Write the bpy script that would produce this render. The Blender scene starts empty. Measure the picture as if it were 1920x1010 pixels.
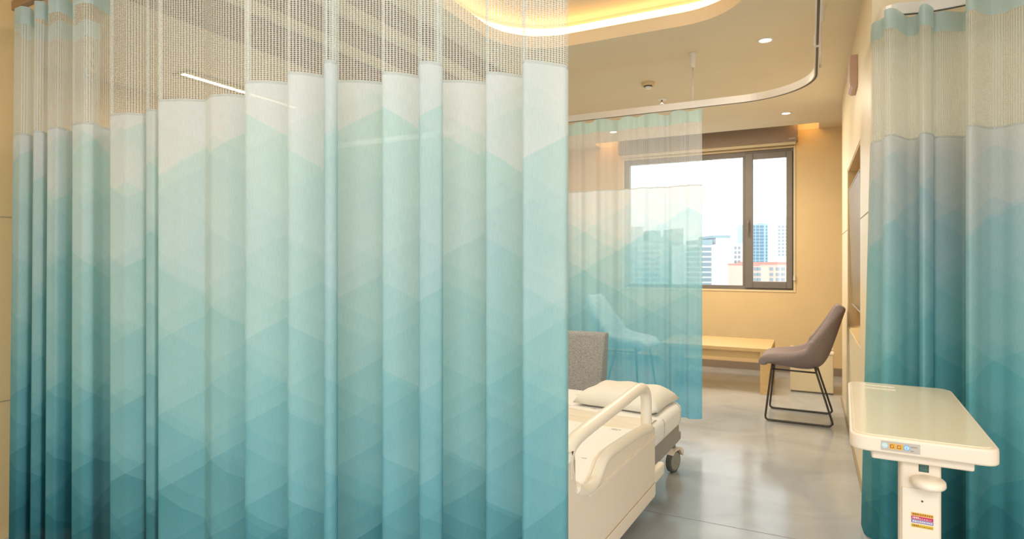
import bpy, bmesh, math, random
from mathutils import Vector, Matrix
random.seed(7)
C = bpy.context.scene.collection
PI = math.pi
# ------------------------------------------------------------------ camera
FOC, CX, HY, EYE = 1110.0, 960.0, 490.0, 1.25
TH = math.atan2(560, FOC); CS, SN = math.cos(TH), math.sin(TH)
CEIL = 2.72

def P(px, py, d):
    """picture direction and depth in front of the viewer -> point in the room"""
    a = (px - CX) / FOC * d
    return Vector((a * CS - d * SN, a * SN + d * CS, EYE - (py - HY) / FOC * d))
def PXY(px, d):
    v = P(px, HY, d); return (v.x, v.y)

cam = bpy.data.cameras.new('camera'); co = bpy.data.objects.new('camera', cam); C.objects.link(co)
co.location = (0, 0, EYE); co.rotation_euler = (PI / 2, 0, TH)
cam.sensor_width = 36; cam.lens = FOC / 1920 * 36; cam.shift_y = -15 / 1920
cam.clip_start = 0.05; cam.clip_end = 3000
bpy.context.scene.camera = co

# ------------------------------------------------------------------ materials
def srgb(r, g, b):
    f = lambda c: (c / 255 / 12.92) if c / 255 <= .04045 else ((c / 255 + .055) / 1.055) ** 2.4
    return (f(r), f(g), f(b), 1)

def mat(name, col, rough=.6, metal=0, spec=.5, noise=0, nscale=20, emit=None, estr=0, bump=0, bscale=200, stretch=None, coat=0):
    m = bpy.data.materials.new(name); m.use_nodes = True
    nt = m.node_tree; b = nt.nodes['Principled BSDF']
    b.inputs['Base Color'].default_value = col; b.inputs['Roughness'].default_value = rough
    b.inputs['Metallic'].default_value = metal; b.inputs['Specular IOR Level'].default_value = spec
    b.inputs['Coat Weight'].default_value = coat
    if emit:
        b.inputs['Emission Color'].default_value = emit; b.inputs['Emission Strength'].default_value = estr
    if noise or bump:
        tc = nt.nodes.new('ShaderNodeTexCoord'); mp = nt.nodes.new('ShaderNodeMapping')
        nt.links.new(tc.outputs['Object'], mp.inputs['Vector'])
        if stretch: mp.inputs['Scale'].default_value = stretch
    if noise:
        n = nt.nodes.new('ShaderNodeTexNoise'); n.inputs['Scale'].default_value = nscale; n.inputs['Detail'].default_value = 4
        nt.links.new(mp.outputs['Vector'], n.inputs['Vector'])
        r = nt.nodes.new('ShaderNodeMapRange')
        r.inputs['From Min'].default_value = .3; r.inputs['From Max'].default_value = .7
        r.inputs['To Min'].default_value = 1 - noise; r.inputs['To Max'].default_value = 1 + noise
        nt.links.new(n.outputs['Fac'], r.inputs['Value'])
        v = nt.nodes.new('ShaderNodeVectorMath'); v.operation = 'SCALE'; v.inputs[0].default_value = col[:3]
        nt.links.new(r.outputs['Result'], v.inputs['Scale']); nt.links.new(v.outputs['Vector'], b.inputs['Base Color'])
    if bump:
        n2 = nt.nodes.new('ShaderNodeTexNoise'); n2.inputs['Scale'].default_value = bscale
        nt.links.new(mp.outputs['Vector'], n2.inputs['Vector'])
        bp = nt.nodes.new('ShaderNodeBump'); bp.inputs['Strength'].default_value = bump; bp.inputs['Distance'].default_value = .003
        nt.links.new(n2.outputs['Fac'], bp.inputs['Height']); nt.links.new(bp.outputs['Normal'], b.inputs['Normal'])
    return m

M = {}
M['ceil'] = mat('ceiling_paint', (.82, .71, .52, 1), .8, noise=.02, nscale=3)
M['wall'] = mat('yellow_wall_paint', (.80, .60, .33, 1), .75, noise=.02, nscale=4)
M['panel'] = mat('cream_wall_panel', (.88, .76, .54, 1), .35, noise=.015, nscale=4)
M['seam'] = mat('panel_seam', (.35, .28, .18, 1), .8)
M['niche'] = mat('niche_lining', (.80, .58, .30, 1), .6)
M['base'] = mat('baseboard_brown', (.30, .23, .17, 1), .5)
M['frame'] = mat('window_frame_grey', (.21, .185, .165, 1), .45, metal=.1, noise=.04, nscale=8)
M['reveal'] = mat('window_reveal', (.85, .70, .45, 1), .6)
M['blind'] = mat('blind_box_taupe', (.34, .25, .19, 1), .6, noise=.03)
M['white'] = mat('white_plastic', (.80, .76, .68, 1), .4)
M['rail'] = mat('white_track_metal', (.78, .74, .70, 1), .3, metal=.15)
M['railside'] = mat('track_channel', (.12, .09, .07, 1), .6)
M['cream'] = mat('cream_bed_plastic', (.85, .72, .57, 1), .38, noise=.015, nscale=6)
M['creamlite'] = mat('cream_handle_plastic', (.88, .77, .62, 1), .32)
M['groove'] = mat('cream_groove', (.50, .37, .23, 1), .7)
M['grey'] = mat('grey_bed_base', (.33, .30, .28, 1), .5)
M['rubber'] = mat('grey_rubber', (.11, .11, .09, 1), .6)
M['hub'] = mat('castor_hub', (.30, .30, .25, 1), .45)
M['greyfab'] = mat('grey_woven_fabric', (.40, .395, .39, 1), .9, noise=.30, nscale=130, bump=.4, bscale=300)
M['chairfab'] = mat('mauve_grey_felt', (.29, .225, .215, 1), .9, noise=.08, nscale=60, bump=.2)
M['palefab'] = mat('pale_chair_felt', (.80, .81, .80, 1), .8, noise=.05, nscale=60)
M['steel'] = mat('dark_steel', (.075, .065, .06, 1), .4, metal=.5)
M['wood'] = mat('light_oak', (.72, .47, .20, 1), .4, noise=.10, nscale=9, stretch=(1.5, 22, 22))
M['table'] = mat('overbed_laminate', (.90, .79, .57, 1), .16, coat=.25, noise=.01, nscale=5)
M['tv'] = mat('television_screen', (.20, .15, .10, 1), .25, spec=.6)
M['tvframe'] = mat('television_frame', (.13, .10, .08, 1), .4)
M['silver'] = mat('silver_label', (.52, .47, .40, 1), .45)
M['orange'] = mat('orange_print', (.80, .40, .03, 1), .5)
M['magenta'] = mat('magenta_print', (.55, .02, .12, 1), .5)
M['purple'] = mat('purple_print', (.22, .17, .45, 1), .5)
M['mustard'] = mat('mustard_print', (.72, .47, .02, 1), .5)
M['blue'] = mat('blue_print', (.20, .42, .72, 1), .5)
M['paleblue'] = mat('pale_blue_print', (.52, .72, .78, 1), .5)
M['darkgreen'] = mat('dark_green_label', (.02, .075, .06, 1), .5)
M['greenline'] = mat('green_label_lines', (.12, .24, .19, 1), .5)
M['brownmark'] = mat('brown_marks', (.25, .10, .05, 1), .5)
M['dark'] = mat('dark_hole', (.06, .04, .03, 1), .6)
M['shadestrip'] = mat('brown_shade_strip', (.42, .31, .22, 1), .6, noise=.08, stretch=(14, 1, 1))
M['pinkbox'] = mat('pinkish_wall_box', (.62, .42, .34, 1), .5)
M['cove'] = mat('cove_light_diffuser', (1, .9, .7, 1), .5, emit=(1, .62, .27, 1), estr=5.5)
M['lamp'] = mat('lamp_face', (1, .9, .8, 1), .5, emit=(1, .86, .62, 1), estr=9)
M['linear'] = mat('linear_lamp_face', (1, .9, .8, 1), .5, emit=(1, .86, .55, 1), estr=6)

def floor_mat():
    m = mat('grey_vinyl_floor', (.43, .405, .365, 1), .24, spec=.5)
    nt = m.node_tree; b = nt.nodes['Principled BSDF']
    tc = nt.nodes.new('ShaderNodeTexCoord')
    n = nt.nodes.new('ShaderNodeTexNoise'); n.inputs['Scale'].default_value = 2.2; n.inputs['Detail'].default_value = 6
    n.inputs['Distortion'].default_value = 1.2
    nt.links.new(tc.outputs['Object'], n.inputs['Vector'])
    r = nt.nodes.new('ShaderNodeValToRGB')
    r.color_ramp.elements[0].position = .3; r.color_ramp.elements[0].color = (.37, .385, .40, 1)
    r.color_ramp.elements[1].position = .7; r.color_ramp.elements[1].color = (.47, .485, .50, 1)
    nt.links.new(n.outputs['Fac'], r.inputs['Fac']); nt.links.new(r.outputs['Color'], b.inputs['Base Color'])
    n2 = nt.nodes.new('ShaderNodeTexNoise'); n2.inputs['Scale'].default_value = 5; n2.inputs['Detail'].default_value = 3
    nt.links.new(tc.outputs['Object'], n2.inputs['Vector'])
    mr = nt.nodes.new('ShaderNodeMapRange'); mr.inputs['To Min'].default_value = .08; mr.inputs['To Max'].default_value = .24
    nt.links.new(n2.outputs['Fac'], mr.inputs['Value']); nt.links.new(mr.outputs['Result'], b.inputs['Roughness'])
    bp = nt.nodes.new('ShaderNodeBump'); bp.inputs['Strength'].default_value = .12; bp.inputs['Distance'].default_value = .01
    nt.links.new(n2.outputs['Fac'], bp.inputs['Height']); nt.links.new(bp.outputs['Normal'], b.inputs['Normal'])
    return m
M['floor'] = floor_mat()

def glass_mat():
    m = bpy.data.materials.new('window_glass'); m.use_nodes = True; nt = m.node_tree
    nt.nodes.clear()
    o = nt.nodes.new('ShaderNodeOutputMaterial'); t = nt.nodes.new('ShaderNodeBsdfTransparent')
    g = nt.nodes.new('ShaderNodeBsdfGlossy'); g.inputs['Roughness'].default_value = .02
    x = nt.nodes.new('ShaderNodeMixShader'); x.inputs['Fac'].default_value = .05
    t.inputs['Color'].default_value = (.97, .985, .98, 1)
    nt.links.new(t.outputs[0], x.inputs[1]); nt.links.new(g.outputs[0], x.inputs[2]); nt.links.new(x.outputs[0], o.inputs[0])
    return m
M['glass'] = glass_mat()

class N:
    def __init__(s, nt): s.nt = nt
    def math(s, op, a, b=None, c=None):
        n = s.nt.nodes.new('ShaderNodeMath'); n.operation = op
        for i, v in enumerate((a, b, c)):
            if v is None: continue
            if isinstance(v, (int, float)): n.inputs[i].default_value = v
            else: s.nt.links.new(v, n.inputs[i])
        return n.outputs[0]

def cloth_mat(name, clear, period=.45, height=.26, phase=0.0, transl=.42, ztop=1.79, bluer=False, side=False):
    """printed curtain cloth: pale at the hem of the netting, teal at the foot, in overlapping lozenges"""
    m = bpy.data.materials.new(name); m.use_nodes = True; nt = m.node_tree; nt.nodes.clear(); k = N(nt)
    uv = nt.nodes.new('ShaderNodeUVMap'); uv.uv_map = 'UVMap'
    sp = nt.nodes.new('ShaderNodeSeparateXYZ'); nt.links.new(uv.outputs['UV'], sp.inputs[0])
    u0, v = sp.outputs[0], sp.outputs[1]
    tot = None
    for (du, dv, sc, w) in ((phase, .02, 1.0, .55), (phase + period * .5, .085, 1.0, .30), (phase + .13, .04, 1.9, .15)):
        u = k.math('DIVIDE', k.math('ADD', u0, du), period * sc)
        vv = k.math('ADD', v, dv)
        vh = k.math('DIVIDE', vv, height * sc)
        a = k.math('FLOOR', k.math('ADD', u, vh)); b = k.math('FLOOR', k.math('SUBTRACT', u, vh))
        vc = k.math('MULTIPLY', k.math('SUBTRACT', a, b), height * sc / 2)
        wn = nt.nodes.new('ShaderNodeTexWhiteNoise'); wn.noise_dimensions = '2D'
        cb = nt.nodes.new('ShaderNodeCombineXYZ'); nt.links.new(a, cb.inputs[0]); nt.links.new(b, cb.inputs[1])
        nt.links.new(cb.outputs[0], wn.inputs['Vector'])
        jit = k.math('MULTIPLY', k.math('SUBTRACT', wn.outputs['Value'], .5), .16)
        up = k.math('MULTIPLY', k.math('SUBTRACT', vv, vc), .35)      # deeper at the peak of each lozenge
        t = k.math('ADD', k.math('ADD', k.math('SUBTRACT', ztop, vc), k.math('MULTIPLY', jit, 1.1)), up)
        t = k.math('MULTIPLY', t, w)
        tot = t if tot is None else k.math('ADD', tot, t)
    n = nt.nodes.new('ShaderNodeTexNoise'); n.inputs['Scale'].default_value = 2.0; n.inputs['Detail'].default_value = 2
    nt.links.new(uv.outputs['UV'], n.inputs['Vector'])
    tot = k.math('ADD', tot, k.math('MULTIPLY', k.math('SUBTRACT', n.outputs['Fac'], .5), .22))
    fac = k.math('DIVIDE', tot, ztop)
    # the first peaks start a little under the netting: keep the top pale
    r = nt.nodes.new('ShaderNodeValToRGB'); els = r.color_ramp.elements
    stops = [(0.0, (221, 227, 227)), (.05, (216, 225, 223)), (.10, (198, 222, 218)), (.22, (190, 215, 216)), (.36, (168, 206, 207)),
             (.50, (147, 196, 200)), (.64, (121, 180, 190)), (.80, (83, 148, 160)), (1.0, (50, 115, 127))]
    if side:
        stops = [(0.0, (224, 228, 230)), (.09, (216, 226, 228)), (.20, (188, 217, 226)), (.38, (162, 212, 219)), (.58, (128, 199, 208)), (.8, (94, 173, 184)), (1.0, (66, 146, 159))]
    if bluer:
        stops = [(0.0, (228, 238, 246)), (.08, (218, 236, 246)), (.20, (190, 230, 242)), (.36, (154, 218, 236)), (.54, (126, 206, 230)), (.75, (108, 196, 226)), (1.0, (94, 184, 220))]
    els[0].position, els[0].color = stops[0][0], srgb(*stops[0][1])
    els[1].position, els[1].color = stops[-1][0], srgb(*stops[-1][1])
    for p_, c_ in stops[1:-1]:
        e = els.new(p_); e.color = srgb(*c_)
    nt.links.new(fac, r.inputs['Fac'])
    # weave: fine upright threads
    mp = nt.nodes.new('ShaderNodeMapping'); mp.inputs['Scale'].default_value = (420, 30, 1); nt.links.new(uv.outputs['UV'], mp.inputs['Vector'])
    n2 = nt.nodes.new('ShaderNodeTexNoise'); n2.inputs['Scale'].default_value = 1; nt.links.new(mp.outputs[0], n2.inputs['Vector'])
    mr = nt.nodes.new('ShaderNodeMapRange'); mr.inputs['From Min'].default_value = .25; mr.inputs['From Max'].default_value = .75
    mr.inputs['To Min'].default_value = .94; mr.inputs['To Max'].default_value = 1.05
    nt.links.new(n2.outputs['Fac'], mr.inputs['Value'])
    vm = nt.nodes.new('ShaderNodeVectorMath'); vm.operation = 'SCALE'
    nt.links.new(r.outputs['Color'], vm.inputs[0]); nt.links.new(mr.outputs['Result'], vm.inputs['Scale'])
    finish_cloth(nt, vm.outputs['Vector'], transl, clear)
    return m

def finish_cloth(nt, col, transl, clear):
    o = nt.nodes.new('ShaderNodeOutputMaterial')
    d = nt.nodes.new('ShaderNodeBsdfDiffuse'); t = nt.nodes.new('ShaderNodeBsdfTranslucent'); x = nt.nodes.new('ShaderNodeMixShader')
    x.inputs['Fac'].default_value = transl
    if isinstance(col, tuple):
        d.inputs['Color'].default_value = col; t.inputs['Color'].default_value = col
    else:
        nt.links.new(col, d.inputs['Color']); nt.links.new(col, t.inputs['Color'])
    nt.links.new(d.outputs[0], x.inputs[1]); nt.links.new(t.outputs[0], x.inputs[2])
    tr = nt.nodes.new('ShaderNodeBsdfTransparent'); x2 = nt.nodes.new('ShaderNodeMixShader')
    if isinstance(clear, (int, float)): x2.inputs['Fac'].default_value = clear
    else: nt.links.new(clear, x2.inputs['Fac'])
    nt.links.new(x.outputs[0], x2.inputs[1]); nt.links.new(tr.outputs[0], x2.inputs[2]); nt.links.new(x2.outputs[0], o.inputs[0])

def net_mat(name, col, pu=.0092, pv=.0058, ru=.35, rv=.37, thread=.27):
    m = bpy.data.materials.new(name); m.use_nodes = True; nt = m.node_tree; nt.nodes.clear(); k = N(nt)
    uv = nt.nodes.new('ShaderNodeUVMap'); uv.uv_map = 'UVMap'
    sp = nt.nodes.new('ShaderNodeSeparateXYZ'); nt.links.new(uv.outputs['UV'], sp.inputs[0])
    a = k.math('SUBTRACT', k.math('FRACT', k.math('DIVIDE', sp.outputs[0], pu)), .5)
    b = k.math('SUBTRACT', k.math('FRACT', k.math('DIVIDE', sp.outputs[1], pv)), .5)
    a = k.math('DIVIDE', a, ru); b = k.math('DIVIDE', b, rv)
    r2 = k.math('ADD', k.math('MULTIPLY', a, a), k.math('MULTIPLY', b, b))
    hole = k.math('LESS_THAN', r2, 1.0)
    clear = k.math('MAXIMUM', hole, thread)
    finish_cloth(nt, col, .35, clear)
    return m

def plain_cloth(name, col, clear, transl=.4):
    m = bpy.data.materials.new(name); m.use_nodes = True; m.node_tree.nodes.clear()
    finish_cloth(m.node_tree, col, transl, clear); return m

# ------------------------------------------------------------------ builders
def obj(name, bm, material, parent=None, smooth=False, bevel=0, recalc=True):
    if recalc: bmesh.ops.recalc_face_normals(bm, faces=bm.faces)
    me = bpy.data.meshes.new(name); bm.to_mesh(me); bm.free()
    for m_ in (material if isinstance(material, (list, tuple)) else [material]): me.materials.append(m_)
    o = bpy.data.objects.new(name, me); C.objects.link(o)
    if parent is not None: o.parent = parent
    if smooth:
        for p in me.polygons: p.use_smooth = True
    if bevel:
        b = o.modifiers.new('bevel', 'BEVEL'); b.width = bevel; b.segments = 3; b.limit_method = 'ANGLE'
        b.angle_limit = math.radians(35)
        for p in me.polygons: p.use_smooth = True
        wn = o.modifiers.new('wn', 'WEIGHTED_NORMAL'); wn.keep_sharp = False
    return o
def tag(o, label, cat, group=None, kind=None):
    o['label'] = label; o['category'] = cat
    if group: o['group'] = group
    if kind: o['kind'] = kind
    return o
def thing(name, label, cat, loc=(0, 0, 0), rz=0, group=None):
    o = bpy.data.objects.new(name, None); C.objects.link(o); o.location = loc; o.rotation_euler = (0, 0, rz)
    o.empty_display_size = .1
    return tag(o, label, cat, group)
def struct(name, bm, material, parent=None, **kw):
    o = obj(name, bm, material, parent, **kw)
    if parent is None: o['kind'] = 'structure'
    return o
def NB(): return bmesh.new()
def box(bm, x0, x1, y0, y1, z0, z1, mi=0):
    vs = [bm.verts.new((x, y, z)) for x in (x0, x1) for y in (y0, y1) for z in (z0, z1)]
    for f in ((0, 1, 3, 2), (4, 6, 7, 5), (0, 4, 5, 1), (2, 3, 7, 6), (0, 2, 6, 4), (1, 5, 7, 3)):
        bm.faces.new([vs[i] for i in f]).material_index = mi
    return bm
def tube(bm, pts, r, seg=10, cap=True, mi=0):
    pts = [Vector(p) for p in pts]; rings = []; n = len(pts)
    rr = r if isinstance(r, (list, tuple)) else [r] * n
    up = None
    for i, p in enumerate(pts):
        t = (pts[min(i + 1, n - 1)] - pts[max(i - 1, 0)]).normalized()
        if up is None:
            up = t.orthogonal().normalized()
        else:
            up = (up - t * up.dot(t)); up = up.normalized() if up.length > 1e-6 else t.orthogonal().normalized()
        s = t.cross(up)
        rings.append([bm.verts.new(p + (up * math.cos(2 * PI * j / seg) + s * math.sin(2 * PI * j / seg)) * rr[i]) for j in range(seg)])
    for a, b in zip(rings, rings[1:]):
        for j in range(seg):
            bm.faces.new((a[j], a[(j + 1) % seg], b[(j + 1) % seg], b[j])).material_index = mi
    if cap:
        bm.faces.new(rings[0][::-1]).material_index = mi; bm.faces.new(rings[-1]).material_index = mi
    return bm
def lathe(bm, prof, seg=28, axis='z', center=(0, 0, 0)):
    rings = []
    for r, h in prof:
        ring = []
        for j in range(seg):
            a = 2 * PI * j / seg; x, y = r * math.cos(a), r * math.sin(a)
            v = {'z': (x, y, h), 'x': (h, x, y), 'y': (x, h, y)}[axis]
            ring.append(bm.verts.new(Vector(v) + Vector(center)))
        rings.append(ring)
    for a, b in zip(rings, rings[1:]):
        for j in range(seg): bm.faces.new((a[j], a[(j + 1) % seg], b[(j + 1) % seg], b[j]))
    bm.faces.new(rings[0][::-1]); bm.faces.new(rings[-1]); return bm
def prism(bm, poly, a0, a1, axis='x'):
    """poly in the two other axes, pushed from a0 to a1"""
    def mk(a, p):
        return {'x': (a, p[0], p[1]), 'y': (p[0], a, p[1]), 'z': (p[0], p[1], a)}[axis]
    A = [bm.verts.new(mk(a0, p)) for p in poly]; B = [bm.verts.new(mk(a1, p)) for p in poly]
    bm.faces.new(A); bm.faces.new(B[::-1])
    for i in range(len(poly)):
        j = (i + 1) % len(poly); bm.faces.new((A[i], A[j], B[j], B[i]))
    return bm
def rrect(x0, x1, y0, y1, r, seg=8):
    out = []
    for (cx, cy, a0) in ((x1 - r, y1 - r, 0), (x0 + r, y1 - r, PI / 2), (x0 + r, y0 + r, PI), (x1 - r, y0 + r, 1.5 * PI)):
        for i in range(seg + 1):
            a = a0 + PI / 2 * i / seg; out.append((cx + r * math.cos(a), cy + r * math.sin(a)))
    return out
def copy_tree(o, parent=None):
    c = o.copy(); C.objects.link(c); c.parent = parent
    for ch in list(o.children): copy_tree(ch, c)
    return c
def light(kind, name, loc, energy, col, size=.3, rot=(0, 0, 0), sy=None, spot=None, blend=.6):
    l = bpy.data.lights.new(name, kind); l.energy = energy; l.color = col
    if kind == 'AREA':
        l.size = size
        if sy: l.shape = 'RECTANGLE'; l.size_y = sy
    else: l.shadow_soft_size = size
    if kind == 'SPOT': l.spot_size = spot; l.spot_blend = blend
    o = bpy.data.objects.new(name, l); C.objects.link(o); o.location = loc; o.rotation_euler = rot
    return o

# ------------------------------------------------------------------ the room
XW, YB = .257, 7.36          # face of the projecting wall, face of the back wall
XL = -5.2
bm = NB(); box(bm, XL, 1.7, -2.6, YB, -.05, 0)
# welded seams of the vinyl sheet
struct('floor', bm, M['floor'])
bm = NB()
for (x0, x1, y0, y1) in ((-5.1, 1.6, 2.955, 2.958),):
    box(bm, x0, .25, y0, y1, .0002, .0008)
struct('trim_2', bm, mat('floor_weld_line', (.30, .28, .25, 1), .4))

# ceiling with the rounded light recess and the slot over the blind
COVE = (-1.90, -.30, .6, 3.78); CR = .42
PK = (-2.42, .08, 7.06, YB - .002)
def loop_edges(bm, pts, z):
    vs = [bm.verts.new((p[0], p[1], z)) for p in pts]
    return vs, [bm.edges.new((vs[i], vs[(i + 1) % len(vs)])) for i in range(len(vs))]
bm = NB()
v0, e0 = loop_edges(bm, [(XL, -2.6), (1.7, -2.6), (1.7, YB), (XL, YB)], CEIL)
cv = rrect(*COVE, CR, 12); v1, e1 = loop_edges(bm, cv, CEIL)
v2, e2 = loop_edges(bm, [(PK[0], PK[2]), (PK[1], PK[2]), (PK[1], PK[3]), (PK[0], PK[3])], CEIL)
bmesh.ops.triangle_fill(bm, edges=e0 + e1 + e2, use_beauty=True)
ZL, ZT = CEIL + .085, CEIL + .21
def ring(bm, A, za, B, zb, mi=0):
    a = [bm.verts.new((p[0], p[1], za)) for p in A]; b = [bm.verts.new((p[0], p[1], zb)) for p in B]
    for i in range(len(A)):
        j = (i + 1) % len(A); bm.faces.new((a[i], a[j], b[j], b[i])).material_index = mi
    return b
OUT = .13
co_ = rrect(COVE[0] - OUT, COVE[1] + OUT, COVE[2] - OUT, COVE[3] + OUT, CR + OUT, 12)
ring(bm, cv, CEIL, cv, ZL); ring(bm, cv, ZL, co_, ZL); ring(bm, co_, ZL, co_, ZT)
bm.faces.new([bm.verts.new((p[0], p[1], ZT)) for p in co_])
pk = [(PK[0], PK[2]), (PK[1], PK[2]), (PK[1], PK[3]), (PK[0], PK[3])]
b = ring(bm, pk, CEIL, pk, CEIL + .12); bm.faces.new(b)
# solid roof above so that nothing leaks in
box(bm, XL, 1.7, -2.6, YB, CEIL + .23, CEIL + .28)
struct('ceiling', bm, M['ceil'], recalc=False)
# light strip along the outer side of the recess slot
bm = NB()
ci = rrect(COVE[0] - OUT + .012, COVE[1] + OUT - .012, COVE[2] - OUT + .012, COVE[3] + OUT - .012, CR + OUT - .012, 12)
cj = rrect(COVE[0] - OUT + .002, COVE[1] + OUT - .002, COVE[2] - OUT + .002, COVE[3] + OUT - .002, CR + OUT - .002, 12)
ring(bm, ci, ZL + .03, ci, ZT - .03); ring(bm, cj, ZL + .03, cj, ZT - .03)
ring(bm, ci, ZL + .03, cj, ZL + .03); ring(bm, ci, ZT - .03, cj, ZT - .03)
tag(obj('cove_light', bm, M['cove']), 'glowing warm strip light hidden in the rounded ceiling recess', 'light')

# back wall with the window opening
WX0, WX1, WZ0, WZ1 = -2.12, -.172, .925, 2.53
T = .22
bm = NB()
box(bm, XL, WX0, YB, YB + T, 0, CEIL + .15); box(bm, WX1, 1.7, YB, YB + T, 0, CEIL + .15)
box(bm, WX0, WX1, YB, YB + T, 0, WZ0); box(bm, WX0, WX1, YB, YB + T, WZ1, CEIL + .15)
struct('wall_back', bm, M['wall'])
bm = NB(); box(bm, XL + .02, .9, YB - .014, YB, 0, .085)
struct('baseboard_back', bm, M['base'])
# painted lining strip round the opening
bm = NB(); q = .022
box(bm, WX0 - q, WX0, YB - .008, YB + .002, WZ0 - q, WZ1 + q); box(bm, WX1, WX1 + q, YB - .008, YB + .002, WZ0 - q, WZ1 + q)
box(bm, WX0, WX1, YB - .008, YB + .002, WZ0 - q, WZ0); box(bm, WX0, WX1, YB - .008, YB + .002, WZ1, WZ1 + q)
struct('trim_1', bm, M['reveal'], bevel=.002)
# window: fixed light on the left, opening sash on the right
win = thing('window_1', 'grey framed window with a wide fixed pane and a narrow opening sash', 'window', (0, YB, 0)); win['kind'] = 'structure'
fy0, fy1 = .03, .10
MX0, MX1 = -.695, -.60
bm = NB()
fw = .065
box(bm, WX0, WX0 + fw, fy0, fy1, WZ0, WZ1); box(bm, WX1 - .03, WX1, fy0, fy1, WZ0, WZ1)
box(bm, WX0 + fw, WX1 - .03, fy0, fy1, WZ1 - .06, WZ1); box(bm, WX0 + fw, WX1 - .03, fy0, fy1, WZ0, WZ0 + .045)
box(bm, MX0 - .015, MX0 + .03, fy0, fy1, WZ0 + .045, WZ1 - .06)
obj('window_frame', bm, M['frame'], win, bevel=.004)
bm = NB(); box(bm, WX0 + fw, MX0 - .015, .06, .066, WZ0 + .045, WZ1 - .06)
obj('window_pane', bm, M['glass'], win)
sx0, sx1, sz0, sz1 = MX0 + .015, WX1 - .012, WZ0 + .02, WZ1 - .03
bm = NB()
box(bm, sx0, sx0 + .085, fy0 - .03, fy0 + .02, sz0, sz1); box(bm, sx1 - .062, sx1, fy0 - .03, fy0 + .02, sz0, sz1)
box(bm, sx0 + .085, sx1 - .062, fy0 - .03, fy0 + .02, sz1 - .07, sz1); box(bm, sx0 + .085, sx1 - .062, fy0 - .03, fy0 + .02, sz0, sz0 + .075)
sash = obj('window_sash', bm, M['frame'], win, bevel=.005)
bm = NB(); box(bm, sx0 + .085, sx1 - .062, .028, .034, sz0 + .075, sz1 - .07)
obj('sash_pane', bm, M['glass'], win)
bm = NB(); hx = sx0 + .035
box(bm, hx - .016, hx + .016, fy0 - .042, fy0 - .03, 1.60, 1.74)
tube(bm, [(hx, fy0 - .04, 1.71), (hx, fy0 - .085, 1.71), (hx, fy0 - .09, 1.69), (hx, fy0 - .085, 1.57)], .011)
obj('window_handle', bm, M['frame'], win, smooth=False)

# projecting wall on the right, with the television niche cut in
NY0, NY1, NZ0, NZ1, ND = 3.98, 5.315, .745, 1.962, .20
PY0, PY1 = 3.24, 6.19
bm = NB()
box(bm, XW, 1.7, PY0, NY0, 0, CEIL); box(bm, XW, 1.7, NY1, PY1, 0, CEIL)
box(bm, XW, 1.7, NY0, NY1, 0, NZ0); box(bm, XW, 1.7, NY0, NY1, NZ1, CEIL); box(bm, XW + ND, 1.7, NY0, NY1, NZ0, NZ1)
for (a, b) in ((PY0, NY0), (NY1, PY1)): box(bm, XW - .0012, XW + .001, a, b, 1.494, 1.500, 1)
struct('wall_right', bm, [M['panel'], M['seam']])
bm = NB()   # wood lining of the niche
box(bm, XW + .004, XW + ND, NY0, NY0 + .012, NZ0, NZ1); box(bm, XW + .004, XW + ND, NY1 - .012, NY1, NZ0, NZ1)
box(bm, XW + .004, XW + ND, NY0, NY1, NZ0, NZ0 + .012); box(bm, XW + .004, XW + ND, NY0, NY1, NZ1 - .012, NZ1)
box(bm, XW + ND - .012, XW + ND, NY0, NY1, NZ0, NZ1)
struct('trim_3', bm, M['niche'])
# far right return, entry side, left walls
bm = NB(); box(bm, 1.5, 1.7, PY1, YB, 0, CEIL); struct('wall_far_right', bm, M['wall'])
bm = NB(); box(bm, 1.62, 1.7, .9, PY0, 0, CEIL); box(bm, 1.62, 1.7, -2.6, -2.3, 0, CEIL); box(bm, 1.62, 1.7, -2.3, .9, 2.5, CEIL); struct('wall_entry', bm, M['panel'])  # opening below the lintel added so daylight also comes from the right
bm = NB(); box(bm, XL - .1, XL, -2.6, YB, 0, CEIL); struct('wall_far_left', bm, M['wall'])
bm = NB()      # unseen wall behind the viewer: wide opening added to let in frontal daylight
box(bm, XL, -1.9, -2.8, -2.6, 0, CEIL); box(bm, 1.4, 1.7, -2.8, -2.6, 0, CEIL); box(bm, -1.9, 1.4, -2.8, -2.6, 0, .1); box(bm, -1.9, 1.4, -2.8, -2.6, 2.62, CEIL)
struct('wall_front', bm, M['wall'])
bm = NB(); box(bm, -3.45, -3.25, -2.6, 1.50, 0, CEIL)
for z in (1.45, .62): box(bm, -3.251, -3.2488, -2.6, 1.5, z - .003, z + .003, 1)
struct('wall_left', bm, [mat('tan_wall_panel', (.64, .46, .23, 1), .6, noise=.02), M['seam']])
bm = NB(); box(bm, XW - .012, XW, PY0, PY1, 0, .012)
struct('trim_4', bm, M['seam'])

# ------------------------------------------------------------------ tracks
def sweep(bm, path, z0, z1, w, mi=0):
    n = len(path); L, R = [], []
    for i, p in enumerate(path):
        a = Vector(path[max(i - 1, 0)]); b_ = Vector(path[min(i + 1, n - 1)]); t = (b_ - a).normalized(); s = Vector((-t.y, t.x)) * w / 2
        L.append((p[0] + s.x, p[1] + s.y)); R.append((p[0] - s.x, p[1] - s.y))
    rows = [[bm.verts.new((l[0], l[1], z0)), bm.verts.new((l[0], l[1], z1)), bm.verts.new((r[0], r[1], z1)), bm.verts.new((r[0], r[1], z0))] for l, r in zip(L, R)]
    for a, b_ in zip(rows, rows[1:]):
        for i in range(4): bm.faces.new((a[i], a[(i + 1) % 4], b_[(i + 1) % 4], b_[i])).material_index = mi
    bm.faces.new(rows[0][::-1]).material_index = mi; bm.faces.new(rows[-1]).material_index = mi
TZ = 2.335
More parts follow.
